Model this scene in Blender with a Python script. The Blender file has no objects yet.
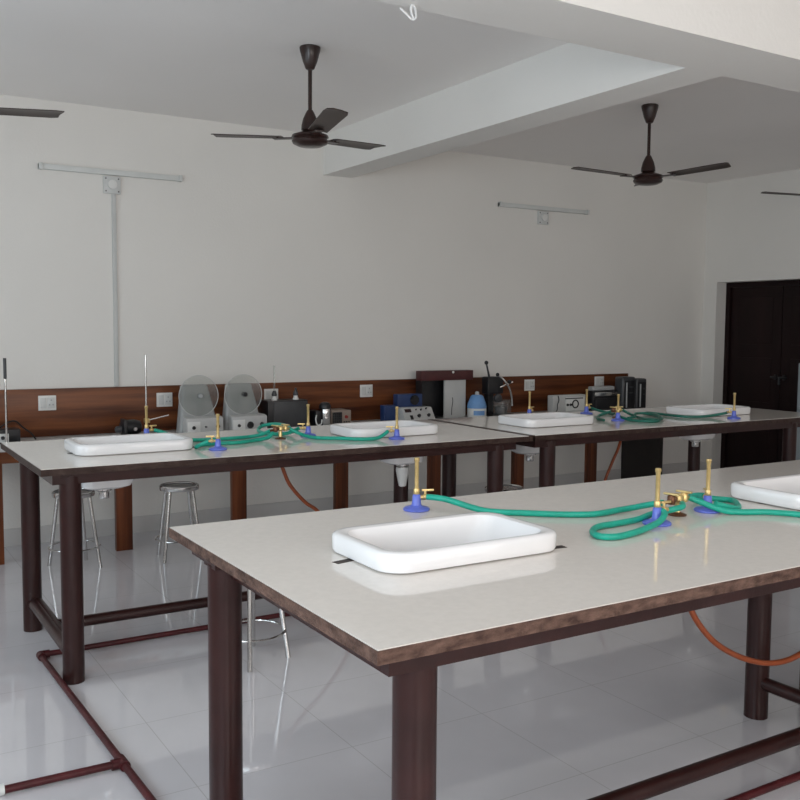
import bpy, bmesh, math, random
from mathutils import Vector, Matrix
random.seed(4)
COL = bpy.context.scene.collection
PI = math.pi
R = math.radians

# ------------------------------------------------------------------ materials
def mat(name, color, rough=.5, metal=0., spec=.5, noise=0., nscale=8., bump=0., bscale=40., coat=0., stretch=(1, 1, 1), color2=None):
    m = bpy.data.materials.new(name); m.use_nodes = True
    nt = m.node_tree; b = nt.nodes['Principled BSDF']
    b.inputs['Base Color'].default_value = (*color, 1); b.inputs['Roughness'].default_value = rough
    b.inputs['Metallic'].default_value = metal; b.inputs['Specular IOR Level'].default_value = spec
    b.inputs['Coat Weight'].default_value = coat; b.inputs['Coat Roughness'].default_value = .08
    if noise or bump:
        tc = nt.nodes.new('ShaderNodeTexCoord'); mp = nt.nodes.new('ShaderNodeMapping')
        mp.inputs['Scale'].default_value = stretch
        nt.links.new(tc.outputs['Object'], mp.inputs['Vector'])
    if noise:
        n = nt.nodes.new('ShaderNodeTexNoise'); n.inputs['Scale'].default_value = nscale; n.inputs['Detail'].default_value = 5
        nt.links.new(mp.outputs['Vector'], n.inputs['Vector'])
        r = nt.nodes.new('ShaderNodeValToRGB')
        c2 = color2 or tuple(min(1, c * (1 + noise)) for c in color)
        c1 = color if color2 else tuple(c * (1 - noise) for c in color)
        r.color_ramp.elements[0].position = .32; r.color_ramp.elements[1].position = .68
        r.color_ramp.elements[0].color = (*c1, 1); r.color_ramp.elements[1].color = (*c2, 1)
        nt.links.new(n.outputs['Fac'], r.inputs['Fac']); nt.links.new(r.outputs['Color'], b.inputs['Base Color'])
    if bump:
        n2 = nt.nodes.new('ShaderNodeTexNoise'); n2.inputs['Scale'].default_value = bscale; n2.inputs['Detail'].default_value = 4
        nt.links.new(mp.outputs['Vector'], n2.inputs['Vector'])
        bp = nt.nodes.new('ShaderNodeBump'); bp.inputs['Strength'].default_value = bump; bp.inputs['Distance'].default_value = .01
        nt.links.new(n2.outputs['Fac'], bp.inputs['Height']); nt.links.new(bp.outputs['Normal'], b.inputs['Normal'])
    return m

def wood(name, dark, light, stretch, rough=.32):
    m = bpy.data.materials.new(name); m.use_nodes = True
    nt = m.node_tree; b = nt.nodes['Principled BSDF']; b.inputs['Roughness'].default_value = rough; b.inputs['Specular IOR Level'].default_value = .22
    tc = nt.nodes.new('ShaderNodeTexCoord'); mp = nt.nodes.new('ShaderNodeMapping'); mp.inputs['Scale'].default_value = stretch
    nt.links.new(tc.outputs['Object'], mp.inputs['Vector'])
    n = nt.nodes.new('ShaderNodeTexNoise'); n.inputs['Scale'].default_value = 1.; n.inputs['Detail'].default_value = 6; n.inputs['Roughness'].default_value = .55
    nt.links.new(mp.outputs['Vector'], n.inputs['Vector'])
    r = nt.nodes.new('ShaderNodeValToRGB'); e = r.color_ramp.elements
    e[0].position = .36; e[0].color = (*dark, 1); e[1].position = .64; e[1].color = (*light, 1)
    x = e.new(.5); x.color = (*[(a * .55 + c * .45) for a, c in zip(dark, light)], 1)
    nt.links.new(n.outputs['Fac'], r.inputs['Fac']); nt.links.new(r.outputs['Color'], b.inputs['Base Color'])
    return m

def tile_floor():
    m = bpy.data.materials.new('vitrified_tile'); m.use_nodes = True
    nt = m.node_tree; b = nt.nodes['Principled BSDF']
    tc = nt.nodes.new('ShaderNodeTexCoord')
    mp = nt.nodes.new('ShaderNodeMapping'); mp.inputs['Location'].default_value = (.155, .01, 0)
    nt.links.new(tc.outputs['Object'], mp.inputs['Vector'])
    br = nt.nodes.new('ShaderNodeTexBrick'); br.offset = 0; br.squash = 1
    br.inputs['Scale'].default_value = 1; br.inputs['Brick Width'].default_value = .555; br.inputs['Row Height'].default_value = .555
    br.inputs['Mortar Size'].default_value = .0018; br.inputs['Mortar Smooth'].default_value = .2
    br.inputs['Color1'].default_value = (.665, .645, .675, 1); br.inputs['Color2'].default_value = (.65, .632, .66, 1); br.inputs['Mortar'].default_value = (.50, .485, .49, 1)
    nt.links.new(mp.outputs['Vector'], br.inputs['Vector'])
    n = nt.nodes.new('ShaderNodeTexNoise'); n.inputs['Scale'].default_value = 2.3; n.inputs['Detail'].default_value = 6
    nt.links.new(tc.outputs['Object'], n.inputs['Vector'])
    mx = nt.nodes.new('ShaderNodeMix'); mx.data_type = 'RGBA'; mx.blend_type = 'MULTIPLY'; mx.inputs[0].default_value = .22
    nt.links.new(br.outputs['Color'], mx.inputs[6]); nt.links.new(n.outputs['Fac'], mx.inputs[7])
    hs = nt.nodes.new('ShaderNodeHueSaturation'); hs.inputs['Saturation'].default_value = .9; hs.inputs['Value'].default_value = 1.1
    nt.links.new(mx.outputs[2], hs.inputs['Color']); nt.links.new(hs.outputs['Color'], b.inputs['Base Color'])
    b.inputs['Roughness'].default_value = .045; b.inputs['Specular IOR Level'].default_value = .8
    return m

def clear_plastic():
    m = bpy.data.materials.new('clear_acrylic'); m.use_nodes = True
    nt = m.node_tree; nt.nodes.remove(nt.nodes['Principled BSDF'])
    o = nt.nodes['Material Output']
    t = nt.nodes.new('ShaderNodeBsdfTransparent'); t.inputs['Color'].default_value = (.9, .91, .9, 1)
    d = nt.nodes.new('ShaderNodeBsdfDiffuse'); d.inputs['Color'].default_value = (.8, .8, .78, 1)
    g = nt.nodes.new('ShaderNodeBsdfGlossy'); g.inputs['Roughness'].default_value = .08
    m1 = nt.nodes.new('ShaderNodeMixShader'); m1.inputs[0].default_value = .07
    m2 = nt.nodes.new('ShaderNodeMixShader'); m2.inputs[0].default_value = .06
    nt.links.new(t.outputs[0], m1.inputs[1]); nt.links.new(d.outputs[0], m1.inputs[2])
    nt.links.new(m1.outputs[0], m2.inputs[1]); nt.links.new(g.outputs[0], m2.inputs[2]); nt.links.new(m2.outputs[0], o.inputs['Surface'])
    return m

M = dict(
    wall=mat('wall_paint', (.765, .745, .71), .8, noise=.02, nscale=1.2, bump=.12, bscale=60),
    ceil=mat('ceiling_paint', (.89, .865, .845), .85, noise=.015, nscale=.9, bump=.08, bscale=50),
    beam=mat('beam_paint', (.80, .785, .755), .85, noise=.02, nscale=1.1, bump=.1, bscale=50),
    skirt=mat('skirting_tile', (.60, .585, .57), .3, noise=.04, nscale=5),
    floor=tile_floor(),
    top=mat('bench_tile', (.71, .67, .625), .07, spec=.6, noise=.025, nscale=60),
    edge=mat('bench_edge_board', (.05, .026, .020), .65, spec=.2, noise=.5, nscale=26, color2=(.155, .092, .070), bump=.5, bscale=90, stretch=(1, 1, 2)),
    edgedark=mat('bench_edge_dark', (.028, .014, .011), .5, spec=.2, noise=.4, nscale=20, color2=(.06, .037, .03), bump=.3, bscale=90),
    steel=mat('brown_enamel_steel', (.028, .0088, .0078), .30, spec=.3, noise=.22, nscale=9, bump=.06, bscale=60),
    pipe=mat('red_oxide_pipe', (.062, .009, .011), .42, spec=.3, noise=.3, nscale=14, bump=.15, bscale=70),
    ceramic=mat('white_ceramic', (.79, .785, .79), .10, spec=.55, noise=.01, nscale=4),
    blue=mat('blue_enamel', (.11, .155, .58), .30, noise=.06, nscale=30),
    brass=mat('brass', (.66, .49, .22), .34, metal=.75, noise=.12, nscale=40),
    bronze=mat('dark_bronze', (.14, .06, .03), .4, metal=.6, noise=.15, nscale=40),
    hose=mat('green_rubber', (.005, .33, .235), .42, noise=.10, nscale=30, bump=.05, bscale=80),
    hosed=mat('dark_green_rubber', (.012, .14, .10), .42, noise=.12, nscale=30),
    orange=mat('orange_rubber', (.28, .062, .018), .42, noise=.12, nscale=20),
    chrome=mat('stainless_steel', (.62, .61, .60), .18, metal=1., noise=.05, nscale=20),
    seat=mat('stool_seat_steel', (.10, .10, .11), .28, metal=.85, noise=.1, nscale=20),
    fan=mat('fan_brown_enamel', (.026, .0115, .0095), .3, spec=.35, noise=.12, nscale=12, coat=.2),
    blade=mat('fan_blade_brown', (.040, .025, .020), .36, noise=.15, nscale=9),
    door=mat('dark_brown_door_paint', (.012, .0045, .0045), .5, spec=.2, noise=.25, nscale=5, stretch=(1, 1, .15)),
    panel=wood('walnut_laminate_horizontal', (.052, .0155, .008), (.20, .066, .024), (.8, 8, 15)),
    leg=wood('walnut_laminate_vertical', (.06, .019, .010), (.19, .056, .021), (22, 22, .8)),
    darkboard=mat('dark_laminate', (.014, .0095, .0085), .45, noise=.2, nscale=8),
    white=mat('white_plastic', (.72, .72, .70), .35, noise=.02, nscale=20),
    offwhite=mat('switch_grey', (.60, .61, .60), .4, noise=.03, nscale=20),
    conduit=mat('painted_conduit', (.55, .56, .55), .5, noise=.03, nscale=10),
    batten=mat('batten_grey', (.62, .635, .62), .45, noise=.03, nscale=10),
    grey=mat('instrument_grey', (.36, .37, .37), .45, noise=.04, nscale=15),
    lgrey=mat('instrument_light_grey', (.50, .50, .49), .4, noise=.03, nscale=15),
    dgrey=mat('dark_grey_plastic', (.045, .046, .05), .4, noise=.1, nscale=15),
    black=mat('black_plastic', (.010, .010, .012), .38, noise=.1, nscale=15),
    nblue=mat('navy_blue_metal', (.010, .032, .115), .4, noise=.1, nscale=15),
    sky=mat('light_blue_plastic', (.16, .33, .62), .4, noise=.05, nscale=15),
    maroon=mat('maroon_lid', (.065, .012, .013), .4, noise=.15, nscale=12),
    red=mat('red_plastic', (.30, .035, .03), .4, noise=.05, nscale=15),
    beige=mat('beige_metal', (.30, .24, .20), .45, noise=.05, nscale=15),
    display=mat('dark_display', (.03, .008, .008), .15, noise=.05, nscale=15),
    cabinet=mat('pale_steel_cabinet', (.30, .34, .37), .4, noise=.04, nscale=6),
    wire=mat('white_wire', (.75, .75, .75), .5, noise=.03, nscale=15),
    gap=mat('dark_grout', (.035, .024, .020), .7, noise=.2, nscale=20),
    clear=clear_plastic(),
)

# ------------------------------------------------------------------ mesh helpers
class MB:
    def __init__(self): self.bm = bmesh.new()
    def box(self, x0, x1, y0, y1, z0, z1, bev=0., seg=2, rot=None, piv=None):
        b = bmesh.new()
        v = [b.verts.new((x, y, z)) for x in (x0, x1) for y in (y0, y1) for z in (z0, z1)]
        for f in ((0, 1, 3, 2), (4, 6, 7, 5), (0, 4, 5, 1), (2, 3, 7, 6), (0, 2, 6, 4), (1, 5, 7, 3)): b.faces.new([v[i] for i in f])
        return self._add(b, bev, seg, rot, piv)
    def prism(self, pts, axis, a0, a1, bev=0., seg=2, rot=None, piv=None):
        """2-D outline extruded along axis 'x','y' or 'z'"""
        b = bmesh.new()
        def p(u, v, a): return {'x': (a, u, v), 'y': (u, a, v), 'z': (u, v, a)}[axis]
        l0 = [b.verts.new(p(u, v, a0)) for u, v in pts]; l1 = [b.verts.new(p(u, v, a1)) for u, v in pts]
        n = len(pts); b.faces.new(l0); b.faces.new(l1[::-1])
        for i in range(n): b.faces.new((l0[i], l1[i], l1[(i + 1) % n], l0[(i + 1) % n]))
        return self._add(b, bev, seg, rot, piv)
    def _add(self, b, bev=0., seg=2, rot=None, piv=None):
        bmesh.ops.recalc_face_normals(b, faces=b.faces)
        if bev: bmesh.ops.bevel(b, geom=b.edges[:], offset=bev, segments=seg, affect='EDGES', profile=.6)
        if rot is not None:
            pv = Vector(piv or (0, 0, 0))
            bmesh.ops.transform(b, matrix=Matrix.Translation(pv) @ rot @ Matrix.Translation(-pv), verts=b.verts)
        me = bpy.data.meshes.new('tmp'); b.to_mesh(me); b.free(); self.bm.from_mesh(me); bpy.data.meshes.remove(me)
        return self
    def loops(self, loops, cap0=True, cap1=True):
        b = bmesh.new(); vs = [[b.verts.new(p) for p in l] for l in loops]; n = len(vs[0])
        for a, c in zip(vs, vs[1:]):
            for i in range(n): b.faces.new((a[i], a[(i + 1) % n], c[(i + 1) % n], c[i]))
        if cap0: b.faces.new(vs[0][::-1])
        if cap1: b.faces.new(vs[-1])
        return self._add(b)
    def lathe(self, prof, c=(0, 0, 0), n=24, axis=(0, 0, 1), cap0=True, cap1=True):
        q = Vector((0, 0, 1)).rotation_difference(Vector(axis).normalized()); c = Vector(c)
        L = [[c + q @ Vector((r * math.cos(2 * PI * i / n), r * math.sin(2 * PI * i / n), z)) for i in range(n)] for r, z in prof]
        return self.loops(L, cap0, cap1)
    def cyl(self, a, b, r0, r1=None, n=16):
        a = Vector(a); d = Vector(b) - a
        return self.lathe([(r0, 0), (r0 if r1 is None else r1, d.length)], a, n, d)
    def tube(self, pts, r, n=10, closed=False):
        P = [Vector(p) for p in pts]; k = len(P); L = []
        prev = None
        for i in range(k):
            if closed: t = P[(i + 1) % k] - P[i - 1]
            else: t = P[min(i + 1, k - 1)] - P[max(i - 1, 0)]
            t.normalize()
            if prev is None:
                u = t.cross(Vector((0, 0, 1)));
                if u.length < .05: u = t.cross(Vector((1, 0, 0)))
            else: u = prev - t * prev.dot(t)
            u.normalize(); prev = u; v = t.cross(u)
            L.append([P[i] + (u * math.cos(2 * PI * j / n) + v * math.sin(2 * PI * j / n)) * r for j in range(n)])
        if closed: L.append(L[0]); return self.loops(L, False, False)
        return self.loops(L)
    def sphere(self, c, r, n=14): 
        return self.lathe([(max(1e-4, r * math.sin(PI * i / 8)), -r * math.cos(PI * i / 8)) for i in range(9)], c, n)
    def build(self, name, m, parent=None, local=False, loc=None):
        me = bpy.data.meshes.new(name)
        bmesh.ops.remove_doubles(self.bm, verts=self.bm.verts, dist=1e-6)
        bmesh.ops.recalc_face_normals(self.bm, faces=self.bm.faces)
        off = Vector((0, 0, 0))
        if not local:
            p = parent
            while p is not None: off += p.location; p = p.parent
            if loc is not None: off = Vector(loc)
        if off.length: bmesh.ops.translate(self.bm, verts=self.bm.verts, vec=-off)
        self.bm.to_mesh(me); self.bm.free()
        for p in me.polygons: p.use_smooth = True
        me.set_sharp_from_angle(angle=R(38))
        me.materials.append(m)
        o = bpy.data.objects.new(name, me); COL.objects.link(o)
        if parent is not None: o.parent = parent
        elif loc is not None: o.location = loc
        return o

def spline(pts, k=6):
    P = [Vector(p) for p in pts]; out = []
    for i in range(len(P) - 1):
        p0, p1, p2, p3 = P[max(i - 1, 0)], P[i], P[i + 1], P[min(i + 2, len(P) - 1)]
        for j in range(k):
            t = j / k
            out.append(.5 * ((2 * p1) + (p2 - p0) * t + (2 * p0 - 5 * p1 + 4 * p2 - p3) * t * t + (3 * p1 - p0 - 3 * p2 + p3) * t ** 3))
    out.append(P[-1]); return out

def rrect(hx, hy, r, z, cx=0, cy=0, k=6):
    out = []
    for sx, sy, a0 in ((1, 1, 0), (-1, 1, 90), (-1, -1, 180), (1, -1, 270)):
        for j in range(k + 1):
            a = R(a0 + 90 * j / k); out.append((cx + sx * (hx - r) + r * math.cos(a), cy + sy * (hy - r) + r * math.sin(a), z))
    return out

def tag(o, label, cat, group=None, kind=None):
    if label: o['label'] = label
    if cat: o['category'] = cat
    if group: o['group'] = group
    if kind: o['kind'] = kind
    return o
def thing(name, label, cat, loc=(0, 0, 0), rz=0, group=None):
    o = bpy.data.objects.new(name, None); COL.objects.link(o); o.location = loc; o.rotation_euler = (0, 0, rz); o.empty_display_size = .05
    return tag(o, label, cat, group)
def struct(name, mb, m, label=None, cat=None):
    o = mb.build(name, m); o['kind'] = 'structure'
    return tag(o, label, cat)
def dup(root, loc, rz, label, group=None):
    r = root.copy(); COL.objects.link(r); r.location = loc; r.rotation_euler = (0, 0, rz); r['label'] = label
    if group: r['group'] = group
    for ch in list(root.children):
        c = ch.copy(); COL.objects.link(c); c.parent = r
        for g in list(ch.children):
            d = g.copy(); COL.objects.link(d); d.parent = c
    return r

# ------------------------------------------------------------------ room
XL, XR, YB, YF, ZC = -1.6, 7.55, 6.5, -2.6, 2.9
T = .22
struct('floor', MB().box(XL - T, XR + T + .3, YF - T, YB + T, -.1, 0), M['floor'], 'glossy pale grey tiled floor', 'floor')
struct('ceiling', MB().box(XL - T, XR + T, YF - T, YB + T, ZC, ZC + .15), M['ceil'], 'pale painted ceiling', 'ceiling')
struct('wall_back', MB().box(XL - T, XR + T, YB, YB + T, 0, ZC), M['wall'], 'long white back wall', 'wall')
w = MB()                                                   # left wall with two window openings
LW = [(-1.1, 1.9), (2.7, 5.6)]; WZ0, WZ1 = .95, 2.25
ys = [YF] + [v for a in LW for v in a] + [YB]
for i in range(0, len(ys), 2): w.box(XL - T, XL, ys[i], ys[i + 1], 0, ZC)
for a, b in LW: w.box(XL - T, XL, a, b, 0, WZ0); w.box(XL - T, XL, a, b, WZ1, ZC)
struct('wall_left', w, M['wall'], 'white window wall left of the camera', 'wall')
w = MB()                                                   # wall behind the camera
FW = [(-.6, 1.8), (2.6, 5.0)]
xs = [XL - T] + [v for a in FW for v in a] + [XR + T]
for i in range(0, len(xs), 2): w.box(xs[i], xs[i + 1], YF - T, YF, 0, ZC)
for a, b in FW: w.box(a, b, YF - T, YF, 0, WZ0); w.box(a, b, YF - T, YF, WZ1, ZC)
struct('wall_front', w, M['wall'], 'white window wall behind the camera', 'wall')
DY0, DY1, DZ = 4.88, 6.34, 1.915                          # door opening in the right wall
w = MB(); w.box(XR, XR + T, YF, DY0, 0, ZC); w.box(XR, XR + T, DY1, YB, 0, ZC); w.box(XR, XR + T, DY0, DY1, DZ, ZC)
struct('wall_right', w, M['wall'], 'white right-hand wall around the dark door', 'wall')
for i, (a, b) in enumerate(LW):
    w = MB(); m0 = (a + b) / 2
    for y in (a, b): w.box(XL - .13, XL - .08, y - .0 if y == a else y - .05, y + .05 if y == a else y, WZ0, WZ1)
    w.box(XL - .13, XL - .08, m0 - .025, m0 + .025, WZ0, WZ1); w.box(XL - .13, XL - .08, a, b, WZ0, WZ0 + .05); w.box(XL - .13, XL - .08, a, b, WZ1 - .05, WZ1)
    struct('window_%d' % (i + 1), w, M['steel'], 'brown window frame in the left wall', 'window')
for i, (a, b) in enumerate(FW):
    w = MB(); m0 = (a + b) / 2
    for x in (a, b): w.box(x if x == a else x - .05, x + .05 if x == a else x, YF - .13, YF - .08, WZ0, WZ1)
    w.box(m0 - .025, m0 + .025, YF - .13, YF - .08, WZ0, WZ1); w.box(a, b, YF - .13, YF - .08, WZ0, WZ0 + .05); w.box(a, b, YF - .13, YF - .08, WZ1 - .05, WZ1)
    struct('window_%d' % (i + 3), w, M['steel'], 'brown window frame behind the camera', 'window')
struct('baseboard_back', MB().box(XL, XR, YB - .012, YB, 0, .115), M['skirt'], 'grey tile skirting along the back wall', 'skirting')
w = MB(); w.box(XR - .012, XR, YF, DY0, 0, .115); w.box(XR - .012, XR, DY1, YB - .013, 0, .115)
struct('baseboard_right', w, M['skirt'], 'grey tile skirting along the right wall', 'skirting')
struct('trim_1', MB().box(XL, XR, 2.615, 2.965, 2.6, ZC), M['beam'], 'wide white ceiling beam nearest the camera', 'beam')
struct('trim_2', MB().box(3.28, 3.52, 2.965, YB, 2.6, ZC), M['beam'], 'white ceiling beam running to the back wall', 'beam')

# door (two dark leaves in a frame)
door = thing('door_1', 'dark brown double door in the right wall', 'door', (XR + .20, (DY0 + DY1) / 2, 0)); door['kind'] = 'structure'
dx = XR + .15
w = MB(); w.box(dx - .01, dx + .10, DY0, DY0 + .05, 0, DZ); w.box(dx - .01, dx + .10, DY1 - .05, DY1, 0, DZ); w.box(dx - .01, dx + .10, DY0 + .05, DY1 - .05, DZ - .05, DZ)
w.build('door_frame', M['door'], door)
ym = 5.70
for a, b in ((DY0 + .052, ym - .004), (ym + .004, DY1 - .052)):
    lf = MB().box(dx + .015, dx + .05, a, b, .005, DZ - .053).build('door_leaf', M['door'], door)
    w = MB()
    for z0, z1 in ((.15, .62), (.75, 1.18), (1.31, 1.76)): w.box(dx + .011, dx + .017, a + .10, b - .10, z0, z1, .003)
    w.build('raised_panel', M['door'], lf)
w = MB(); w.cyl((dx + .005, 5.62, 1.0), (dx + .005, 5.80, 1.0), .009); w.box(dx, dx + .016, 5.64, 5.665, .975, 1.025); w.box(dx, dx + .016, 5.735, 5.76, .975, 1.025); w.cyl((dx + .0, 5.70, .93), (dx + .0, 5.70, 1.0), .012)
w.build('latch_bolt', M['black'], door)
# steel cabinet whose edge shows at the right border
cb = thing('steel_cabinet', 'pale grey steel cabinet, just its edge showing at the right border before the dark door', 'cabinet', (7.0, 4.78, 0))
MB().box(6.85, 7.25, 4.55, 4.892, .08, 1.18, .01).build('body', M['cabinet'], cb)
for x, y in ((6.89, 4.59), (6.89, 4.86), (7.21, 4.59), (7.21, 4.86)): MB().box(x - .02, x + .02, y - .02, y + .02, 0, .085).build('foot', M['dgrey'], cb)
MB().box(6.838, 6.852, 4.575, 4.872, .12, 1.15, .004).build('door', M['cabinet'], cb)

# ------------------------------------------------------------------ wall fittings
for (x0, x1, z, bx, lab) in ((1.215, 2.165, 2.472, 1.685, 'thin grey tube-light batten high on the back wall at left above the vertical conduit'),
                             (4.945, 5.955, 2.502, 5.44, 'thin grey tube-light batten on the back wall right of the ceiling beam')):
    t = thing('tube_light', lab, 'light', ((x0 + x1) / 2, YB, z))
    MB().box(x0, x1, YB - .032, YB, z - .018, z + .018, .004).build('batten', M['batten'], t)
    for x in (x0 + .012, x1 - .012): MB().box(x - .012, x + .012, YB - .045, YB, z - .021, z + .021, .004).build('lamp_holder', M['batten'], t)
    j = thing('junction_box', 'square white junction box under the ' + ('left' if x0 < 2 else 'right') + ' tube-light batten', 'junction box', (bx, YB, z - .09))
    MB().box(bx - .058, bx + .058, YB - .02, YB, z - .14, z - .025, .005).build('plate', M['offwhite'], j)
    MB().cyl((bx, YB - .035, z - .08), (bx, YB - .018, z - .08), .03).build('ceiling_rose', M['white'], j)
    for sx, sz in ((-1, -1), (-1, 1), (1, -1), (1, 1)): MB().cyl((bx + sx * .042, YB - .023, z - .0825 + sz * .042), (bx + sx * .042, YB - .018, z - .0825 + sz * .042), .005, n=8).build('screw', M['dgrey'], j)
tag(MB().box(1.682, 1.710, YB - .018, YB, 1.03, 2.33, .004).build('wall_conduit', M['conduit'], loc=(1.696, YB, 1.03)), 'pale vertical cable conduit on the back wall running down from the junction box', 'conduit')
# small twist of white wire under the near beam
wr = MB().tube(spline([(1.835, 2.93, 2.605), (1.847, 2.93, 2.585), (1.845, 2.925, 2.556), (1.833, 2.93, 2.549), (1.81, 2.93, 2.563), (1.785, 2.935, 2.582)]), .0042, 8)
wr.tube(spline([(1.833, 2.93, 2.605), (1.828, 2.93, 2.58), (1.837, 2.93, 2.556), (1.842, 2.93, 2.547)]), .0042, 8)
tag(wr.build('hanging_wire', M['wire'], loc=(1.835, 2.93, 2.6)), 'short twist of white wire dangling from the near ceiling beam', 'wire')

# ------------------------------------------------------------------ counter along the back wall
CT = .712
c = thing('wall_counter', 'long walnut laminate counter standing along the back wall', 'counter', (3.4, 6.25, 0))
MB().box(.2, 6.52, 5.98, YB, CT - .025, CT, .003).build('worktop', M['lgrey'], c)
MB().box(.2, 6.5, 5.985, 6.005, CT - .095, CT - .025).build('apron', M['panel'], c)
for x in (.83, 1.606, 2.393, 3.188, 4.005, 4.831, 5.638): MB().box(x - .052, x + .052, 6.006, 6.05, 0, CT - .025, .002).build('leg', M['leg'], c)
MB().box(6.46, 6.50, 6.006, YB - .013, 0, CT - .026).build('end_panel', M['darkboard'], c)['label'] = 'dark brown end panel of the counter'
tag(MB().box(.2, 6.506, YB - .03, YB - .003, CT, 1.028, .002).build('backsplash_board', M['panel'], loc=(3.35, YB, CT)), 'long walnut laminate board fixed to the back wall above the counter', 'backsplash')
# sockets
def socket(x, z, lab):
    s = thing('wall_socket', lab, 'socket', (x, YB - .03, z), 0, 'white sockets on the backsplash board')
    MB().box(-.056, .056, -.010, 0, -.049, .049, .003).build('plate', M['white'], s, local=True)
    MB().box(-.045, -.008, -.016, -.008, -.034, .034, .003).build('switch_rocker', M['offwhite'], s, local=True)
    MB().box(.0, .048, -.014, -.008, -.036, .036, .003).build('socket_face', M['offwhite'], s, local=True)
    f = MB()
    for dx_, dz in ((.024, .018), (.013, -.012), (.035, -.012)): f.cyl((dx_, -.0155, dz), (dx_, -.012, dz), .0055, n=8)
    f.build('pin_hole', M['grey'], s, local=True)
    return s
s0 = socket(1.235, .935, 'white wall socket on the walnut board, leftmost one')
for x, z, lab in ((2.02, .93, 'white wall socket beside the left disc instrument'), (2.83, .935, 'white wall socket half hidden behind the black box with a glass tube'),
                  (3.645, .945, 'white wall socket left of the navy blue instrument'), (5.30, .948, 'white wall socket above the grey dial box, right of the lever apparatus'),
                  (6.13, .958, 'white wall socket above the black oven')):
    dup(s0, (x, YB - .03, z), 0, lab)

# ------------------------------------------------------------------ benches
def bench(lab, x0, x1, y0, y1, legs, holes, edge, stretch_x, bar_y, cat='lab bench'):
    t = thing('lab_bench', lab, cat, ((x0 + x1) / 2, (y0 + y1) / 2, 0))
    ZT = .89
    def slab(a, b, c_, d, z0, z1):
        w = MB()
        X = sorted({a, b, *[h[i] for h in holes for i in (0, 1)]}); Y = sorted({c_, d, *[h[i] for h in holes for i in (2, 3)]})
        bm = w.bm; ok = {}
        for i in range(len(X) - 1):
            for j in range(len(Y) - 1):
                cx, cy = (X[i] + X[i + 1]) / 2, (Y[j] + Y[j + 1]) / 2
                ok[i, j] = not any(h[0] < cx < h[1] and h[2] < cy < h[3] for h in holes)
        def q(*p): bm.faces.new([bm.verts.new(v) for v in p])
        for (i, j), on in ok.items():
            if not on: continue
            xa, xb, ya, yb = X[i], X[i + 1], Y[j], Y[j + 1]
            q((xa, ya, z1), (xb, ya, z1), (xb, yb, z1), (xa, yb, z1)); q((xa, ya, z0), (xa, yb, z0), (xb, yb, z0), (xb, ya, z0))
            if not ok.get((i - 1, j)): q((xa, ya, z0), (xa, ya, z1), (xa, yb, z1), (xa, yb, z0))
            if not ok.get((i + 1, j)): q((xb, ya, z0), (xb, yb, z0), (xb, yb, z1), (xb, ya, z1))
            if not ok.get((i, j - 1)): q((xa, ya, z0), (xb, ya, z0), (xb, ya, z1), (xa, ya, z1))
            if not ok.get((i, j + 1)): q((xa, yb, z0), (xa, yb, z1), (xb, yb, z1), (xb, yb, z0))
        return w
    slab(x0 + .002, x1 - .002, y0 + .002, y1 - .002, ZT - .002, ZT).build('tabletop', M['top'], t)
    slab(x0, x1, y0, y1, ZT - .028, ZT - .002).build('edge_board', edge, t)
    for (sx, sy) in legs:
        w = MB(); w.cyl((sx, sy, 0), (sx, sy, .850), .043, n=24); w.box(sx - .040, sx + .040, sy - .040, sy + .040, .845, .862)
        w.build('leg', M['steel'], t)
    zr0, zr1 = .818, .862
    lx = [l[0] for l in legs]; ly = [l[1] for l in legs]
    for y in (y0 + .045, y1 - .075): MB().box(x0 + .05, x1 - .05, y, y + .03, zr0, zr1).build('rail', M['steel'], t)
    for x in (x0 + .05, x1 - .08): MB().box(x, x + .03, y0 + .076, y1 - .076, zr0, zr1).build('rail', M['steel'], t)
    xs_ = sorted(set(lx))
    for x in xs_: MB().cyl((x, min(ly), .135), (x, max(ly), .135), .025).build('end_stretcher', M['steel'], t)
    MB().cyl((xs_[0], bar_y, .135), (xs_[-1], bar_y, .135), .025).build('long_stretcher', M['steel'], t)
    return t
SINKS = {1: [(1.318, 1.93), (2.815, 1.93)], 2: [(1.158, 4.235), (2.497, 4.235)], 3: [(3.60, 4.235), (5.00, 4.235)]}
def holes(k): return [(x - .210, x + .210, y - .125, y + .125) for x, y in SINKS[k]]
b1 = bench('long cream-topped lab bench nearest the camera, with scuffed brown edge', .80, 5.6, 1.375, 2.535, ((.935, 1.465), (.845, 2.225), (2.945, 1.465), (2.945, 2.225), (3.275, 1.465), (3.275, 2.225), (5.45, 1.465), (5.45, 2.225)), holes(1), M['edge'], 0, 1.84)
b2 = bench('cream-topped lab bench in the second row at left, above the floor pipe elbow', .695, 3.112, 3.79, 4.76, ((.82, 3.87), (.80, 4.64), (2.955, 3.87), (2.84, 4.62)), holes(2), M['edgedark'], 0, 4.22)
b3 = bench('cream-topped lab bench in the second row at right, reaching toward the dark door', 3.138, 5.67, 3.79, 4.76, ((3.305, 3.87), (3.18, 4.62), (5.36, 3.87), (5.32, 4.62)), holes(3), M['edgedark'], 0, 4.22)
for (x, y, a) in ((1.05, 1.955, .2), (1.577, 1.81, -.1)):
    MB().box(x - .035, x + .03, y - .012, y + .012, .8895, .8908, rot=Matrix.Rotation(a, 4, 'Z'), piv=(x, y, .89)).build('cutout_gap', M['gap'], b1)
MB().box(2.565, 2.605, 1.93, 1.96, .8895, .8908).build('cutout_gap', M['gap'], b1)
MB().box(.885, .945, 4.20, 4.23, .8895, .8908).build('cutout_gap', M['gap'], b2)
MB().box(1.425, 1.445, 4.15, 4.20, .8895, .8908).build('cutout_gap', M['gap'], b2)

MB().box(3.114, 3.150, 3.79, 4.76, .862, .8912).build('end_strip', M['edgedark'], b3)

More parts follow.
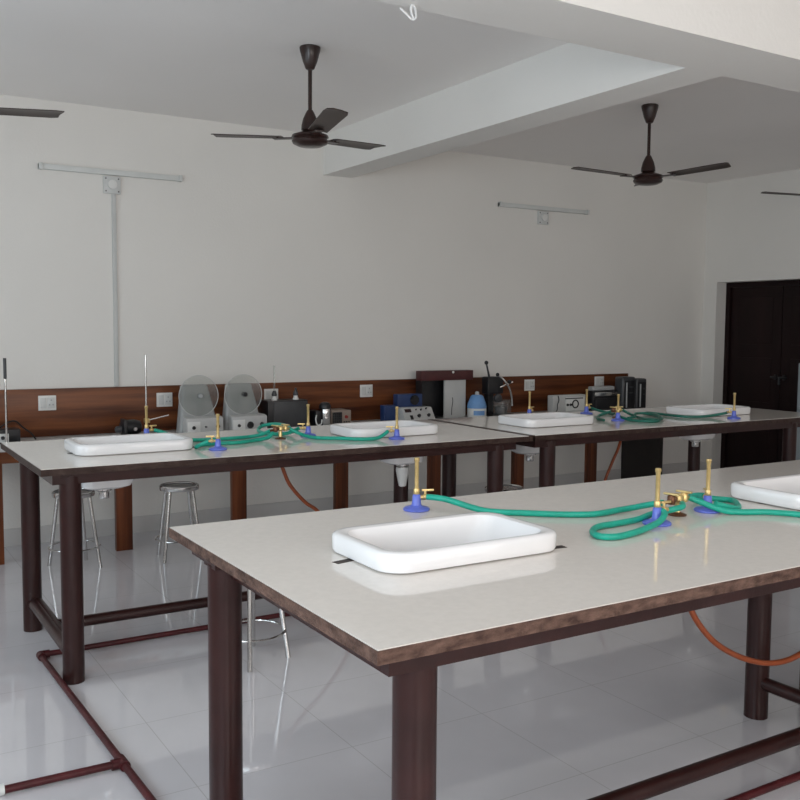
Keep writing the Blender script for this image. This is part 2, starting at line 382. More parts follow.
# sinks
def make_sink(loc, lab):
    s = thing('lab_sink', lab, 'sink', loc, 0, 'white ceramic bench sinks')
    w = MB(); L = []
    for hx, hy, r, z, cx in ((.085, .065, .05, -.165, -.115), (.105, .082, .05, -.155, -.11), (.120, .095, .05, -.10, -.095), (.19, .115, .05, -.045, -.01), (.205, .120, .05, -.001, 0), (.250, .154, .06, .000, 0), (.258, .161, .064, .003, 0), (.261, .164, .066, .010, 0), (.2615, .1645, .066, .039, 0), (.259, .162, .065, .045, 0), (.253, .156, .062, .0485, 0), (.241, .144, .056, .0485, 0),
                        (.230, .133, .052, .046, 0), (.225, .128, .050, .039, 0), (.219, .124, .050, .027, 0), (.185, .108, .05, -.035, -.01), (.12, .090, .045, -.095, -.09), (.10, .075, .045, -.145, -.105), (.06, .04, .035, -.152, -.115)):
        L.append(rrect(hx, hy, r, z, cx))
    w.loops(L); w.build('basin', M['ceramic'], s, local=True)
    w = MB(); w.lathe([(.030, -.182), (.034, -.177), (.034, -.163)], (-.115, 0, 0), 18); w.lathe([(.021, -.214), (.0225, -.210), (.0225, -.180)], (-.115, 0, 0), 18)
    w.build('drain_outlet', M['chrome'], s, local=True)
    w = MB(); w.lathe([(.026, -.1436), (.026, -.1415), (.018, -.1425)], (-.115, 0, -.0075), 18); w.build('plughole', M['chrome'], s, local=True)
    return s
sk = make_sink((*SINKS[1][0], .891), 'white ceramic sink nearest the camera, at the left of the front bench')
dup(sk, (*SINKS[1][1], .891), 0, 'white ceramic sink cut off by the right border, on the front bench')
dup(sk, (*SINKS[2][0], .891), 0, 'white ceramic sink at far left, near the left end of the second-row bench')
s22 = dup(sk, (*SINKS[2][1], .891), PI, 'white ceramic sink on the second row just left of the joint between the two benches')
dup(sk, (*SINKS[3][0], .891), 0, 'white ceramic sink on the second row just right of the joint between the two benches')
dup(sk, (*SINKS[3][1], .891), 0, 'white ceramic sink on the second row farthest right, in front of the dark door')
MB().lathe([(.012, -.292), (.020, -.287), (.036, -.205), (.034, -.187)], (-.115, 0, 0), 18).build('bottle_trap', M['white'], s22, local=True)

# ------------------------------------------------------------------ bunsen burners
def make_burner(loc, rz, lab):
    b = thing('bunsen_burner', lab, 'bunsen burner', loc, rz, 'blue-based brass bunsen burners')
    MB().lathe([(.0385, 0), (.041, .002), (.041, .006), (.036, .010), (.022, .013), (.0155, .017), (.0135, .028), (.0125, .046), (.0095, .050)], n=24).build('base', M['blue'], b, local=True)
    t = MB(); t.lathe([(.0065, .048), (.0065, .150), (.0085, .153), (.0085, .162), (.0062, .163)], n=16); t.build('barrel', M['brass'], b, local=True)
    MB().lathe([(.0085, .050), (.0095, .052), (.0095, .066), (.0085, .068)], n=16).build('air_collar', M['brass'], b, local=True)
    v = MB(); v.cyl((.009, 0, .040), (.042, 0, .040), .0062, n=12); v.sphere((.027, 0, .041), .0095, 12); v.cyl((.027, 0, .045), (.027, 0, .060), .004, n=10)
    vo = v.build('gas_valve', M['brass'], b, local=True)
    MB().box(.016, .054, -.0035, .0035, .058, .065, .002).build('valve_handle', M['brass'], vo, local=True)
    return b
bz = .89
bb = make_burner((1.532, 2.40, bz), R(-20), 'bunsen burner standing behind the nearest sink')
for x, y, a, lab in ((2.024, 1.885, 0, 'bunsen burner on the front bench at the hose loop, left of the brass gas tap'),
                     (2.307, 1.945, 52, 'bunsen burner on the front bench between the brass gas tap and the cut-off sink'),
                     (1.345, 4.60, 10, 'bunsen burner mostly hidden behind the far left sink'),
                     (1.503, 4.03, 160, 'bunsen burner on the left second-row bench, right of the far left sink'),
                     (2.10, 4.33, 160, 'bunsen burner in front of the small beige box on the left second-row bench'),
                     (2.432, 4.0, 150, 'bunsen burner standing in front of the sink left of the bench joint'),
                     (3.775, 4.60, 20, 'bunsen burner standing behind the sink right of the bench joint'),
                     (4.255, 4.60, 10, 'bunsen burner in front of the grey dial box, at the right end of a sink'),
                     (4.115, 4.17, 60, 'bunsen burner beside the dark green hose coil on the right second-row bench'),
                     (4.88, 3.93, 120, 'bunsen burner standing in front of the farthest right sink')):
    dup(bb, (x, y, bz), R(a), lab)
# gas taps
def make_tap(loc, rz, lab):
    t = thing('gas_tap', lab, 'gas tap', loc, rz, 'brass double gas taps')
    MB().lathe([(.027, 0), (.028, .003), (.020, .006), (.010, .010)], n=20).build('flange', M['bronze'], t, local=True)
    MB().lathe([(.010, .008), (.009, .012), (.009, .040), (.015, .046), (.015, .060), (.008, .066)], n=16).build('turret', M['brass'], t, local=True)
    for s in (-1, 1):
        v = MB(); v.cyl((0, 0, .050), (s * .030, 0, .050), .008, n=12); v.lathe([(.011, -.013), (.0125, -.006), (.0125, .010), (.008, .016)], (s * .034, 0, .050), 12); v.cyl((s * .034, 0, .046), (s * .066, 0, .046), .0058, n=10)
        vo = v.build('valve', M['bronze'] if s < 0 else M['brass'], t, local=True)
        MB().box(s * .034 - .006, s * .034 + .006, -.026, .026, .064, .071, .003).build('valve_lever', M['brass'], vo, local=True)
    return t
tp = make_tap((2.18, 1.95, bz), R(10), 'brass double gas tap on the front bench')
dup(tp, (1.925, 4.285, bz), R(20), 'brass double gas tap on the left second-row bench')
dup(tp, (4.25, 4.32, bz), R(15), 'brass double gas tap on the right second-row bench among dark green hoses')
# hoses
HOSES = [
 ('hose', .0092, 'long green rubber hose from the burner behind the nearest sink to the tap', [(1.562,2.386,.931),(1.59,2.340,.930),(1.620,2.304,.920),(1.652,2.272,.908),(1.69,2.232,.8995),(1.769,2.160,.8995),(1.850,2.092,.8995),(1.939,2.049,.8995),(2.045,2.054,.901),(2.095,2.045,.905),(2.105,2.005,.918),(2.118,1.95,.934)]),
 ('hose', .0092, 'green rubber hose looping forward from the front bench tap to the burner left of it', [(2.036,1.885,.930),(2.03,1.862,.925),(1.994,1.845,.910),(1.934,1.829,.902),(1.840,1.802,.8995),(1.768,1.795,.8995),(1.739,1.826,.8995),(1.768,1.876,.8995),(1.825,1.912,.8995),(1.898,1.916,.8995),(1.983,1.92,.902),(2.04,1.925,.910),(2.081,1.915,.916),(2.116,1.905,.922),(2.15,1.905,.926),(2.172,1.925,.93)]),
 ('hose', .0092, 'green rubber hose from the tap across the front bench to the right border', [(2.24,1.960,.937),(2.27,1.935,.922),(2.308,1.885,.903),(2.347,1.855,.8995),(2.410,1.820,.8995),(2.454,1.77,.8995),(2.485,1.715,.8995),(2.519,1.672,.8995),(2.60,1.62,.8995),(2.75,1.60,.8995)]),
 ('hose', .0092, 'green rubber hose coiled behind the burner next to the cut-off sink', [(2.335,1.981,.930),(2.345,2.015,.926),(2.352,2.05,.916),(2.378,2.072,.908),(2.423,2.070,.903),(2.463,2.041,.8995),(2.484,1.995,.8995),(2.441,1.94,.8995),(2.39,1.898,.8995),(2.345,1.895,.908),(2.295,1.905,.921)]),
 ('hose', .0092, 'green rubber hose emerging from behind the far left sink to the tap', [(1.385,4.607,.930),(1.43,4.58,.915),(1.455,4.48,.8995),(1.478,4.38,.8995),(1.571,4.335,.8995),(1.707,4.341,.8995),(1.80,4.36,.8995),(1.84,4.33,.91),(1.862,4.27,.934)]),
 ('hose', .0092, 'green rubber hose doubling back from the burner right of the far left sink', [(1.463,4.045,.930),(1.435,4.06,.915),(1.425,4.10,.8995),(1.455,4.15,.8995),(1.52,4.172,.8995),(1.571,4.177,.8995),(1.654,4.163,.8995),(1.762,4.219,.8995),(1.83,4.23,.905),(1.87,4.25,.925)]),
 ('hose', .0092, 'green rubber hose rising in a loop behind the left second-row tap', [(1.985,4.305,.936),(2.025,4.42,.935),(2.04,4.55,.932),(2.025,4.64,.925),(1.985,4.66,.915),(1.94,4.60,.902),(1.918,4.50,.8995),(1.93,4.42,.8995),(2.00,4.40,.8995),(2.034,4.39,.908),(2.055,4.347,.929)]),
 ('hose', .0092, 'green rubber hose from the tap to the burner left of the bench joint', [(1.985,4.302,.934),(2.03,4.28,.91),(2.054,4.22,.8995),(2.075,4.15,.8995),(2.155,4.09,.8995),(2.22,4.02,.8995),(2.31,4.00,.8995),(2.365,4.015,.914),(2.393,4.022,.929)]),
 ('hosed', .0085, 'dark green hose from the burner at the dial box to the tap', [(4.297,4.607,.930),(4.35,4.60,.912),(4.375,4.53,.8995),(4.345,4.45,.8995),(4.315,4.39,.912),(4.314,4.342,.934)]),
 ('hosed', .0085, 'dark green hose running left behind the right end of a sink from the tap', [(4.186,4.303,.934),(4.16,4.36,.91),(4.13,4.36,.8995),(4.06,4.29,.8995),(4.02,4.24,.8995),(4.0,4.17,.8995)]),
 ('hosed', .0085, 'dark green hose looping from the tap to the burner before the farthest right sink', [(4.318,4.34,.936),(4.345,4.30,.912),(4.33,4.22,.8995),(4.28,4.09,.8995),(4.31,4.03,.8995),(4.43,4.11,.8995),(4.53,4.28,.8995),(4.56,4.38,.8995),(4.61,4.40,.8995),(4.62,4.30,.8995),(4.61,4.13,.8995),(4.70,4.05,.8995),(4.80,4.03,.905),(4.86,3.985,.92),(4.862,3.965,.929)]),
 ('hosed', .0085, 'dark green hose coil joined to the burner beside it on the right second-row bench', [(4.136,4.207,.930),(4.15,4.20,.915),(4.15,4.10,.8995),(4.19,3.99,.8995),(4.27,3.985,.9),(4.38,4.09,.916),(4.43,4.21,.916),(4.40,4.27,.916),(4.33,4.24,.916),(4.29,4.20,.905),(4.22,4.19,.8995)]),
]
for m_, r_, lab, pts in HOSES:
    o = MB().tube(spline(pts), r_, 10).build('rubber_hose', M[m_], loc=pts[len(pts) // 2][:2] + (.89,)); tag(o, lab, 'hose', 'green gas hoses')
for lab, pts in (('orange gas hose sagging under the front bench at right', [(2.165,1.95,.855),(2.18,1.93,.74),(2.226,1.93,.603),(2.321,1.93,.492),(2.442,1.93,.416),(2.582,1.93,.364),(2.70,1.93,.350),(2.80,1.925,.368),(3.0,1.90,.43),(3.10,1.88,.40),(3.16,1.85,.25),(3.17,1.83,.06),(3.17,1.82,.034)]),
                 ('orange gas hose hanging below the left second-row bench', [(1.925,4.285,.855),(1.93,4.3,.78),(1.945,4.3,.735),(1.984,4.3,.649),(2.068,4.3,.554),(2.142,4.3,.498),(2.26,4.29,.36),(2.33,4.26,.2),(2.36,4.215,.04)]),
                 ('orange gas hose hanging below the right second-row bench beside the dark end panel', [(4.28,4.32,.855),(4.28,4.31,.76),(4.255,4.3,.70),(4.205,4.3,.613),(4.142,4.3,.491),(4.06,4.29,.3),(4.02,4.25,.12),(4.01,4.215,.04)])):
    o = MB().tube(spline(pts), .0095, 10).build('gas_hose', M['orange'], loc=pts[-1]); tag(o, lab, 'hose', 'orange gas hoses')

# floor gas pipe network
gp = thing('gas_pipe', 'dark red gas pipe laid on the floor with an elbow and a tee', 'pipe', (.79, 3.0, 0))
r = .0125; z = .018
def pp(a, b): MB().cyl(a, b, r).build('pipe', M['pipe'], gp)
pp((.752, 4.205, z), (.786, 3.01, z)); pp((.786, 3.01, z), (.825, 1.815, z)); pp((.752, 4.205, z), (5.6, 4.20, z)); pp((.786, 3.01, z), (-.8, 3.03, z)); pp((.825, 1.815, z), (5.4, 1.815, z)); pp((.825, 1.815, z), (.86, .6, z))
w = MB(); w.sphere((.752, 4.205, .018), .0178); w.cyl((.752, 4.205, .018), (.79, 4.205, .018), .0178); w.cyl((.752, 4.205, .018), (.7535, 4.167, .018), .0178); w.build('elbow', M['pipe'], gp)
for (x, y, s) in ((.786, 3.01, -1), (.825, 1.815, 1)):
    w = MB(); w.cyl((x - .001, y + .032, .018), (x + .001, y - .032, .018), .0178); w.cyl((x, y, .018), (x + s * .036, y, .018), .0178); w.build('tee', M['pipe'], gp)
MB().cyl((.385, 3.0185, .018), (.425, 3.018, .018), .0175).build('coupling', M['batten'], gp)['label'] = 'pale grey coupling on the floor pipe'

# ------------------------------------------------------------------ stools
def make_stool(loc, rz, lab):
    s = thing('lab_stool', lab, 'stool', loc, rz, 'stainless steel lab stools'); H = .462
    MB().lathe([(.112, H - .030), (.120, H - .030), (.122, H - .024), (.122, H - .006), (.117, H - .0005), (.106, H - .003), (.104, H - .008)], n=32).build('seat_rim', M['chrome'], s, local=True)
    MB().lathe([(.1035, H - .022), (.1035, H - .006), (.06, H - .010), (.01, H - .011)], n=32).build('seat', M['seat'], s, local=True)
    for k in range(4):
        a = R(45 + 90 * k); c_, s_ = math.cos(a), math.sin(a)
        MB().cyl((.160 * c_, .160 * s_, 0), (.098 * c_, .098 * s_, H - .028), .0115, n=12).build('leg', M['chrome'], s, local=True)
    q = .146
    MB().tube([(q * math.cos(2 * PI * i / 36), q * math.sin(2 * PI * i / 36), .125) for i in range(36)], .0055, 8, True).build('foot_ring', M['chrome'], s, local=True)
    return s
st = make_stool((1.855, 5.66, 0), R(82), 'steel stool standing free between the left bench and the counter, full seat in view')
dup(st, (1.235, 5.745, 0), R(8), 'steel stool partly behind the front left leg of the second-row bench')
dup(st, (1.545, 3.75, 0), R(20), 'steel stool behind the left end of the front bench, only its legs and ring showing')
dup(st, (3.585, 4.60, 0), R(30), 'steel stool under the bench joint, only its shiny seat rim showing')

# ------------------------------------------------------------------ ceiling fans
def make_fan(loc, rz, lab):
    f = thing('ceiling_fan', lab, 'ceiling fan', loc, rz, 'dark brown three-blade ceiling fans')
    MB().lathe([(.018, -.115), (.024, -.11), (.038, -.075), (.053, -.02), (.055, -.004), (.052, 0)], n=24).build('canopy', M['fan'], f, local=True)
    MB().cyl((0, 0, -.36), (0, 0, -.10), .0105, n=14).build('down_rod', M['fan'], f, local=True)
    MB().lathe([(.030, -.432), (.046, -.425), (.045, -.40), (.036, -.365), (.022, -.335), (.014, -.322)], n=24).build('lower_canopy', M['fan'], f, local=True)
    MB().lathe([(.02, -.512), (.062, -.508), (.090, -.495), (.096, -.483), (.088, -.468), (.098, -.462), (.094, -.452), (.06, -.44), (.03, -.428)], n=32).build('motor', M['fan'], f, local=True)
    for k in range(3):
        Mz = Matrix.Rotation(2 * PI / 3 * k, 4, 'Z')
        w = MB(); n = 9; up = []; lo = []
        for i in range(n + 1):
            t = i / n; x = .155 + .385 * t; hw = .050 + .012 * t; dz = -.458 + .022 * t; pt = -R(5.5 - 1 * t)
            if i == n: hw *= .86
            e = .012 * (1 if i == n else 0)
            ring = []
            for s_, th in ((-1, .0022), (-.4, .003), (.4, .003), (1, .0022)): ring.append((x - e * (s_ > 0), s_ * hw * math.cos(pt), dz + s_ * hw * math.sin(pt) + (.006 * (1 - s_ * s_)) + th))
            for s_, th in ((1, .0022), (.4, .003), (-.4, .003), (-1, .0022)): ring.append((x - e * (s_ > 0), s_ * hw * math.cos(pt), dz + s_ * hw * math.sin(pt) + (.006 * (1 - s_ * s_)) - th))
            up.append([Mz @ Vector(p) for p in ring])
        w.loops(up); bl = w.build('blade', M['blade'], f, local=True)
        w = MB(); w.box(.07, .20, -.022, .022, -.466, -.461, .002)
        w.cyl((.175, -.013, -.461), (.175, -.013, -.455), .006, n=8); w.cyl((.175, .013, -.461), (.175, .013, -.455), .006, n=8)
        bmesh.ops.transform(w.bm, matrix=Mz, verts=w.bm.verts); w.build('blade_bracket', M['fan'], bl, local=True)
    return f
fn = make_fan((2.206, 4.525, ZC), R(18), 'dark brown ceiling fan left of the cross beam, one blade pointing at the camera')
dup(fn, (4.625, 4.47, ZC), R(48), 'dark brown ceiling fan right of the cross beam, above the farthest right sink')
dup(fn, (.48, 4.84, ZC), R(-3), 'dark brown ceiling fan at the left border, only one blade tip showing')
dup(fn, (6.43, 4.33, ZC), R(148), 'dark brown ceiling fan at the right border, only one thin blade tip showing')

# ------------------------------------------------------------------ instruments on the counter
Z = CT + .0005
def disc_instrument(x, lab, knobs, hub_dark):
    t = thing('disc_instrument', lab, 'instrument', (x, 6.22, Z), 0, 'grey instruments with clear discs')
    L = lambda mb, n, m_, p=None: mb.build(n, m_, p or t, local=True)
    h = MB(); h.loops([rrect(.140, .045, .02, .0, .01, -.03), rrect(.130, .045, .02, .085, .008, -.03), rrect(.112, .04, .02, .20, 0, -.03), rrect(.090, .035, .02, .325, -.012, -.03), rrect(.08, .028, .02, .336, -.012, -.03)])
    L(h, 'housing', M['grey'])
    cpn = L(MB().prism([(-.15, 0), (.0, 0), (.0, .122), (-.105, .122), (-.147, .112)], 'x', -.105, .155, .004), 'console', M['lgrey'])
    for (kx, kz, kr, km) in knobs:
        L(MB().lathe([(kr * 1.25, 0), (kr * 1.2, .004), (kr, .006), (kr * .9, .016)], (kx, -.148, kz), 14, (0, -1, 0)), 'knob', M[km], cpn)
    w = MB(); w.box(-.098, -.01, -.1525, -.1495, .018, .092, .001); L(w, 'dial_plate', M['white'], cpn)
    L(MB().lathe([(.136, -.003), (.138, 0), (.136, .003)], (0, -.095, .262), 40, (0, -1, 0)), 'disc', M['clear'])
    L(MB().tube([(.138 * math.cos(2 * PI * i / 48), -.095, .262 + .138 * math.sin(2 * PI * i / 48)) for i in range(48)], .0028, 8, True), 'disc_rim', M['lgrey'])
    L(MB().lathe([(.016, -.12), (.016, .012), (.010, .018)], (.012, -.095, .262), 16, (0, -1, 0)), 'hub', M['black' if hub_dark else 'grey'])
    return t
disc_instrument(2.150, 'grey instrument with a large clear disc, the left one of the pair', ((-.055, .052, .011, 'black'), (.03, .055, .006, 'dgrey'), (.115, .055, .012, 'black')), False)
disc_instrument(2.472, 'grey instrument with a large clear disc and black hub, the right one of the pair', ((-.055, .052, .010, 'black'), (.03, .052, .020, 'black'), (.115, .055, .012, 'dgrey')), True)

def T(name, lab, x, y, cat='instrument'): return thing(name, lab, cat, (x, y, Z))
# far-left supply and stands
t = T('power_supply', 'small black device with a white front panel at the left border on the counter', .95, 6.22)
MB().box(.82, 1.02, 6.19, 6.32, Z, .80, .006).build('housing', M['black'], t)
w = MB(); w.box(.86, .95, 6.178, 6.192, Z + .01, .775, .002); w.build('front_panel', M['white'], t); MB().lathe([(.012, 0), (.010, .012)], (.915, 6.178, .75), 14, (0, -1, 0)).build('knob', M['black'], t)
MB().tube(spline([(.90, 6.25, .80), (.95, 6.22, .84), (1.0, 6.24, .845), (1.05, 6.28, .80), (1.1, 6.3, .76), (1.13, 6.3, Z + .005)]), .005, 8).build('cable', M['black'], t)
def stand(x, y, top, lab, clamp):
    t = thing('retort_stand', lab, 'retort stand', (x, y, Z))
    MB().box(x - .02, x + .075, y - .05, y + .05, Z, Z + .014, .004).build('base', M['black'], t)
    MB().cyl((x, y, Z + .01), (x, y, top), .0065, n=12).build('rod', M['chrome'], t)
    return t
t = stand(.925, 6.10, 1.24, 'retort stand with a thin steel rod at the left border', False); MB().cyl((.925, 6.10, 1.12), (.925, 6.10, 1.245), .0095, n=12).build('rod_sleeve', M['dgrey'], t)
t = stand(1.795, 6.14, 1.255, 'retort stand with a tall bare steel rod behind the far left sink', True)
MB().cyl((1.79, 6.13, .822), (1.93, 6.09, .856), .0045, n=10).build('clamp_arm', M['chrome'], t); MB().box(1.78, 1.815, 6.12, 6.155, .808, .836, .004).build('boss_head', M['brass'], t)
t = T('motor_unit', 'small black motor unit on the counter behind the far left sink', 1.70, 6.2)
MB().box(1.66, 1.77, 6.15, 6.28, Z, Z + .018, .004).build('base', M['black'], t)
MB().lathe([(.03, -.07), (.048, -.06), (.052, .02), (.040, .06), (.018, .07)], (1.715, 6.22, .775), 20, (1, 0, 0)).build('motor_body', M['black'], t)
MB().box(1.655, 1.68, 6.16, 6.26, Z + .01, .83, .006).build('end_plate', M['black'], t); MB().lathe([(.012, 0), (.012, .03)], (1.72, 6.16, .77), 12, (0, -1, 0)).build('terminal', M['chrome'], t)
MB().lathe([(.022, 0), (.022, .03), (.012, .04)], (1.645, 6.2, .765), 14, (-1, 0, 0)).build('shaft_knob', M['dgrey'], t)
# black box with glass tubes
t = T('black_box', 'black box apparatus with a glass tube standing on top', 2.84, 6.25)
MB().box(2.69, 3.005, 6.20, 6.37, Z, .915, .006).build('housing', M['black'], t)
MB().box(2.735, 2.998, 6.194, 6.202, Z + .015, .905, .002).build('front_panel', M['dgrey'], t)
for x, ht, n in ((2.765, 1.165, 'glass_tube'), (2.935, 1.0, 'stopper_tube')):
    p = MB().lathe([(.022, .914), (.022, .925), (.016, .93), (.016, .945)], (x, 6.26, 0), 16).build('tube_socket', M['white'], t)
    MB().lathe([(.017, .945), (.020, .955), (.010, .985)], (x, 6.26, 0), 16).build('stopper', M['dgrey'], p)
    MB().lathe([(.0075, .98), (.0075, ht - .01), (.010, ht)], (x, 6.26, 0), 14).build(n, M['clear'] if ht > 1.1 else M['dgrey'], t)
# steel cup mixer, beige meter
t = T('mixer_cup', 'small steel cup mixer with a black cap', 3.13, 6.22)
MB().box(3.06, 3.11, 6.18, 6.30, Z, .83, .012).build('motor_column', M['black'], t)
MB().lathe([(.034, .716), (.037, .72), (.040, .84), (.038, .845)], (3.15, 6.2, 0), 22).build('cup', M['chrome'], t)
MB().lathe([(.043, .845), (.044, .865), (.034, .885), (.016, .893)], (3.145, 6.2, 0), 22).build('cap', M['black'], t)
MB().tube(spline([(3.06, 6.17, .80), (3.035, 6.13, .77), (3.045, 6.12, .735), (3.08, 6.13, .74), (3.09, 6.14, .77)]), .005, 8).build('cable', M['white'], t)
t = T('panel_meter', 'small beige meter box with a black grille and red knob', 3.275, 6.24)
MB().box(3.20, 3.365, 6.20, 6.36, Z, .825, .004).build('housing', M['beige'], t)
w = MB(); w.box(3.208, 3.285, 6.192, 6.202, Z + .012, .812, .001); w.build('grille', M['black'], t)
w = MB(); [w.box(3.213, 3.28, 6.188, 6.193, .735 + k * .018, .738 + k * .018) for k in range(4)]; [w.box(3.22 + k * .017, 3.223 + k * .017, 6.188, 6.193, .728, .80) for k in range(4)]; w.build('grille_bars', M['dgrey'], t)
MB().lathe([(.013, 0), (.010, .014)], (3.325, 6.2, .775), 14, (0, -1, 0)).build('knob', M['red'], t)
w = MB(); [w.lathe([(.005, 0), (.005, .008)], (3.305 + k * .02, 6.2, .738), 8, (0, -1, 0)) for k in range(3)]; w.build('terminal', M['black'], t)
# navy instrument
t = T('navy_instrument', 'navy blue instrument with a pale sloping control panel', 3.92, 6.26)
MB().box(3.80, 4.03, 6.24, 6.31, Z, .925, .006).build('housing', M['nblue'], t)
cs = MB().prism([(6.10, Z), (6.262, Z), (6.262, .825), (6.17, .825), (6.105, .735)], 'x', 3.79, 4.068, .004).build('control_panel', M['lgrey'], t)
MB().lathe([(.040, 0), (.040, .004), (.030, .004), (.030, .008), (.010, .008)], (3.955, 6.238, .878), 24, (0, -1, 0)).build('vent', M['black'], t)
sl = Vector((0, -.81, .586))
def onslope(x, u): return Vector((x, 6.105 + .065 * u, .735 + .09 * u))
MB().box(-.028, .028, -.004, .004, -.014, .014, rot=Matrix.Translation(onslope(3.84, .75)) @ Matrix.Rotation(-R(36), 4, 'X')).build('display', M['display'], cs)
MB().box(-.012, .012, -.004, .004, -.018, .018, rot=Matrix.Translation(onslope(3.855, .2)) @ Matrix.Rotation(-R(36), 4, 'X')).build('rocker_switch', M['black'], cs)
for x, u, q in ((3.925, .3, .015), (4.015, .32, .014), (3.96, .78, .007), (4.01, .85, .006), (3.915, .8, .005)): MB().lathe([(q, 0), (q * .8, .014)], onslope(x, u), 14, sl).build('knob', M['black'], cs)
t = T('navy_box', 'small navy blue box left of the navy instrument', 3.70, 6.3, 'box')
MB().box(3.665, 3.775, 6.22, 6.28, Z, .845, .005).build('housing', M['nblue'], t); MB().box(3.675, 3.765, 6.214, 6.222, Z + .012, .835, .002).build('front_panel', M['nblue'], t)
# viewing cabinet with maroon lid
t = T('viewing_cabinet', 'open black cabinet with a maroon lid and a pale panel', 4.29, 6.36, 'cabinet')
w = MB(); w.box(4.078, 4.506, 6.40, 6.415, Z, 1.022); w.box(4.078, 4.09, 6.325, 6.40, Z, 1.022); w.box(4.494, 4.506, 6.325, 6.40, Z, 1.022); w.box(4.09, 4.494, 6.325, 6.40, Z, Z + .012); w.build('carcass', M['black'], t)
ld = MB().box(4.052, 4.562, 6.292, 6.375, 1.0225, 1.101, .004).build('lid', M['maroon'], t)
MB().lathe([(.010, 0), (.010, .006)], (4.358, 6.292, 1.088), 12, (0, -1, 0)).build('lid_tag', M['white'], ld)
pn = MB().box(4.287, 4.498, 6.308, 6.324, Z, 1.0215, .002).build('front_panel', M['lgrey'], t)
MB().tube(spline([(4.358, 6.304, .735), (4.359, 6.304, .79), (4.368, 6.304, .85), (4.363, 6.304, .88)]), .0025, 6).build('panel_cord', M['dgrey'], pn)
# blue-capped jar
t = T('chemical_jar', 'white jar with a light blue conical cap', 4.57, 6.25, 'jar')
MB().lathe([(.076, Z), (.079, Z + .005), (.079, .785), (.076, .79)], (4.572, 6.25, 0), 28).build('jar_body', M['white'], t)
MB().lathe([(.080, .79), (.081, .80), (.076, .825), (.054, .885), (.042, .897), (.02, .90)], (4.572, 6.25, 0), 28).build('cap', M['sky'], t)
MB().lathe([(.016, .899), (.018, .905), (.016, .922), (.006, .926)], (4.572, 6.25, 0), 14).build('cap_knob', M['lgrey'], t)
lb = MB(); L = []
for zz in (.735, .772): L.append([(4.572 + .0795 * math.cos(a), 6.25 + .0795 * math.sin(a), zz) for a in [R(215 + 6 * i) for i in range(13)]])
bm = lb.bm; vs = [[bm.verts.new(p) for p in l] for l in L]
for i in range(12): bm.faces.new((vs[0][i], vs[0][i + 1], vs[1][i + 1], vs[1][i]))
lb.build('label_band', M['sky'], t)
# lever apparatus
t = T('lever_apparatus', 'black lever apparatus with ball-tipped handles and a glass chamber', 4.79, 6.26)
MB().box(4.69, 4.91, 6.18, 6.36, Z, Z + .022, .006).build('base', M['black'], t)
w = MB(); w.box(4.685, 4.745, 6.25, 6.31, Z + .02, 1.02, .01); w.box(4.67, 4.835, 6.235, 6.325, .90, 1.045, .015); w.build('column', M['black'], t)
lv = MB().cyl((4.715, 6.27, 1.02), (4.665, 6.25, 1.15), .010, .007).build('lever', M['dgrey'], t); MB().sphere((4.662, 6.249, 1.162), .017).build('lever_ball', M['black'], lv)
ar = MB().tube(spline([(4.765, 6.22, 1.055), (4.80, 6.19, 1.02), (4.85, 6.18, .95), (4.878, 6.18, .87), (4.885, 6.18, .80)]), .008, 8).build('curved_arm', M['chrome'], t); MB().sphere((4.76, 6.222, 1.062), .016).build('arm_ball', M['black'], ar)
MB().lathe([(.085, Z + .02), (.090, .75), (.090, .84), (.082, .85)], (4.82, 6.25, 0), 24).build('glass_chamber', M['clear'], t)
MB().lathe([(.05, Z + .022), (.055, .79), (.03, .80)], (4.82, 6.25, 0), 20).build('chamber_core', M['dgrey'], t)
MB().lathe([(.03, 0), (.036, .01), (.036, .03), (.02, .036)], (4.735, 6.20, .87), 16, (0, -1, 0)).build('gauge', M['dgrey'], t)
h2 = MB().cyl((4.80, 6.24, .955), (4.905, 6.20, 1.0), .007).build('side_handle', M['chrome'], t); MB().sphere((4.875, 6.21, 1.0), .018).build('handle_ball', M['black'], h2)
# dial box
t = T('dial_box', 'grey white box with a round black dial', 5.52, 6.25)
MB().box(5.345, 5.72, 6.20, 6.27, Z, .87, .005).build('housing', M['lgrey'], t)
fp = MB().box(5.49, 5.70, 6.192, 6.202, Z + .018, .85, .002).build('front_panel', M['white'], t)
MB().tube([(5.595 + .033 * math.cos(2 * PI * i / 28), 6.19, .79 + .033 * math.sin(2 * PI * i / 28)) for i in range(28)], .006, 8, True).build('dial', M['black'], fp)
for x in (5.505, 5.54): MB().lathe([(.012, 0), (.010, .012)], (x, 6.192, .785), 12, (0, -1, 0)).build('knob', M['black'], fp)
MB().tube(spline([(5.40, 6.197, .868), (5.405, 6.19, .83), (5.385, 6.185, .79), (5.38, 6.18, .75), (5.34, 6.17, Z + .006)]), .004, 8).build('cable', M['dgrey'], t)
MB().box(5.48, 5.685, 6.190, 6.194, .835, .845).build('dark_strip', M['dgrey'], fp)
# black oven
t = T('black_oven', 'black bench oven with a pale metal lid', 5.93, 6.28, 'oven')
MB().box(5.785, 6.075, 6.18, 6.27, Z, .90, .008).build('housing', M['black'], t)
MB().box(5.80, 6.06, 6.19, 6.26, .90, .935, .010).build('lid', M['grey'], t)
MB().box(5.805, 6.065, 6.168, 6.182, .85, .885, .005).build('handle_bar', M['chrome'], t)
MB().box(5.81, 6.06, 6.172, 6.181, Z + .02, .83, .004).build('oven_door', M['black'], t)
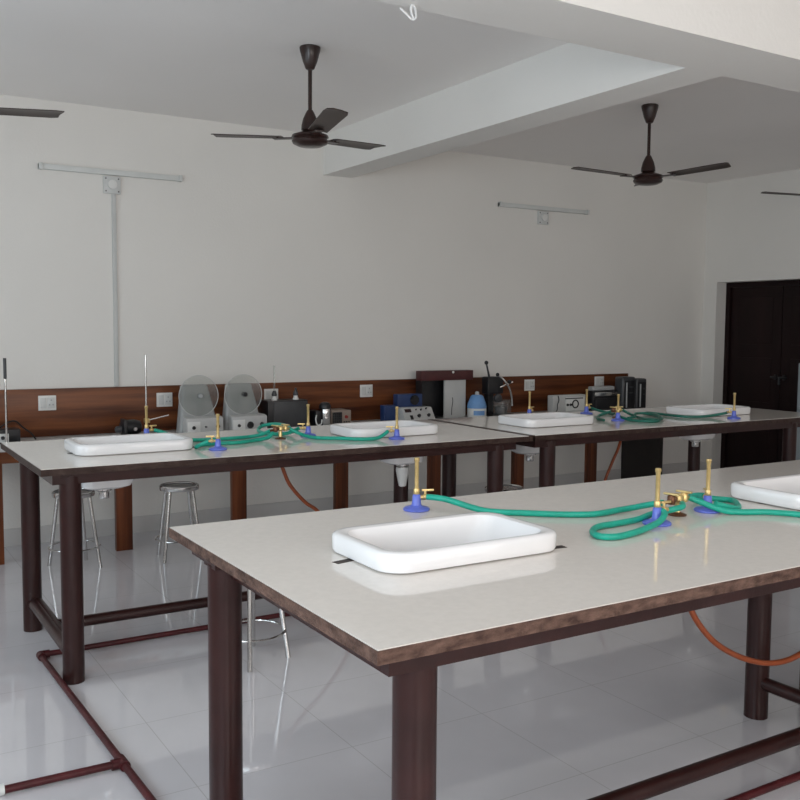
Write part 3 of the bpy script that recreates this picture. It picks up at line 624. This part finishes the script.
# black cases
for x0, x1, h_, y0, lab in ((6.10, 6.262, 1.018, 6.13, 'tall black case, left of the pair at the right end of the counter'), (6.272, 6.405, 1.0, 6.13, 'tall black case, right of the pair at the right end of the counter')):
    t = thing('equipment_case', lab, 'case', ((x0 + x1) / 2, 6.28, Z), 0, 'tall black cases')
    MB().box(x0, x1, y0, 6.24, Z, h_, .022, 3).build('shell', M['dgrey'], t)
    MB().box(x0 + .02, x1 - .02, y0 - .006, y0 + .01, Z + .02, h_ - .03, .004).build('front_panel', M['black'], t)
    MB().box(x0 + .035, x0 + .047, y0 - .014, y0 - .002, Z + .03, h_ - .05, .003).build('strip', M['grey'], t)
    w = MB(); w.box(x0 + .075, x1 - .035, y0 - .010, y0 - .004, h_ - .10, h_ - .085); w.box(x0 + .075, x1 - .035, y0 - .010, y0 - .004, h_ - .15, h_ - .14); w.build('slot', M['dgrey'], t)

# ------------------------------------------------------------------ light
def area(name, loc, rot, sx, sy, power, color):
    l = bpy.data.lights.new(name, 'AREA'); l.shape = 'RECTANGLE'; l.size = sx; l.size_y = sy; l.energy = power; l.color = color
    o = bpy.data.objects.new(name, l); COL.objects.link(o); o.location = loc; o.rotation_euler = rot
for i, (a, b) in enumerate(LW): area('window_daylight', (XL - .16, (a + b) / 2, (WZ0 + WZ1) / 2), (0, R(-90), 0), WZ1 - WZ0, b - a, (96, 36)[i], (.78, .91, 1.))
for i, (a, b) in enumerate(FW): area('window_daylight', ((a + b) / 2, YF - .16, (WZ0 + WZ1) / 2), (R(90), 0, 0), b - a, WZ1 - WZ0, (92, 46)[i], (1., .94, .89))
wd = bpy.data.worlds.new('daylight'); bpy.context.scene.world = wd; wd.use_nodes = True
bg = wd.node_tree.nodes['Background']; sky = wd.node_tree.nodes.new('ShaderNodeTexSky'); sky.sky_type = 'HOSEK_WILKIE'; sky.turbidity = 5; sky.sun_direction = (.3, .6, .75)
wd.node_tree.links.new(sky.outputs['Color'], bg.inputs['Color']); bg.inputs['Strength'].default_value = .5

# ------------------------------------------------------------------ camera
f_px, yaw, pitch, roll = 938.3, .54949, .07749, .00747
fw = Vector((math.sin(yaw) * math.cos(pitch), math.cos(yaw) * math.cos(pitch), -math.sin(pitch)))
rt = Vector((math.cos(yaw), -math.sin(yaw), 0)); upv = rt.cross(fw)
r2 = rt * math.cos(roll) + upv * math.sin(roll); u2 = -rt * math.sin(roll) + upv * math.cos(roll)
cd = bpy.data.cameras.new('camera'); cd.sensor_width = 36; cd.lens = f_px / 800 * 36; cd.clip_start = .05; cd.clip_end = 60
cam = bpy.data.objects.new('camera', cd); COL.objects.link(cam)
cam.matrix_world = Matrix(((r2.x, u2.x, -fw.x, 0), (r2.y, u2.y, -fw.y, 0), (r2.z, u2.z, -fw.z, 1.45), (0, 0, 0, 1)))
sc = bpy.context.scene; sc.camera = cam
sc.view_settings.view_transform = 'Standard'; sc.view_settings.look = 'None'; sc.view_settings.exposure = -.05; sc.view_settings.gamma = 1
sc.cycles.max_bounces = 10; sc.cycles.diffuse_bounces = 6; sc.cycles.sample_clamp_indirect = 6
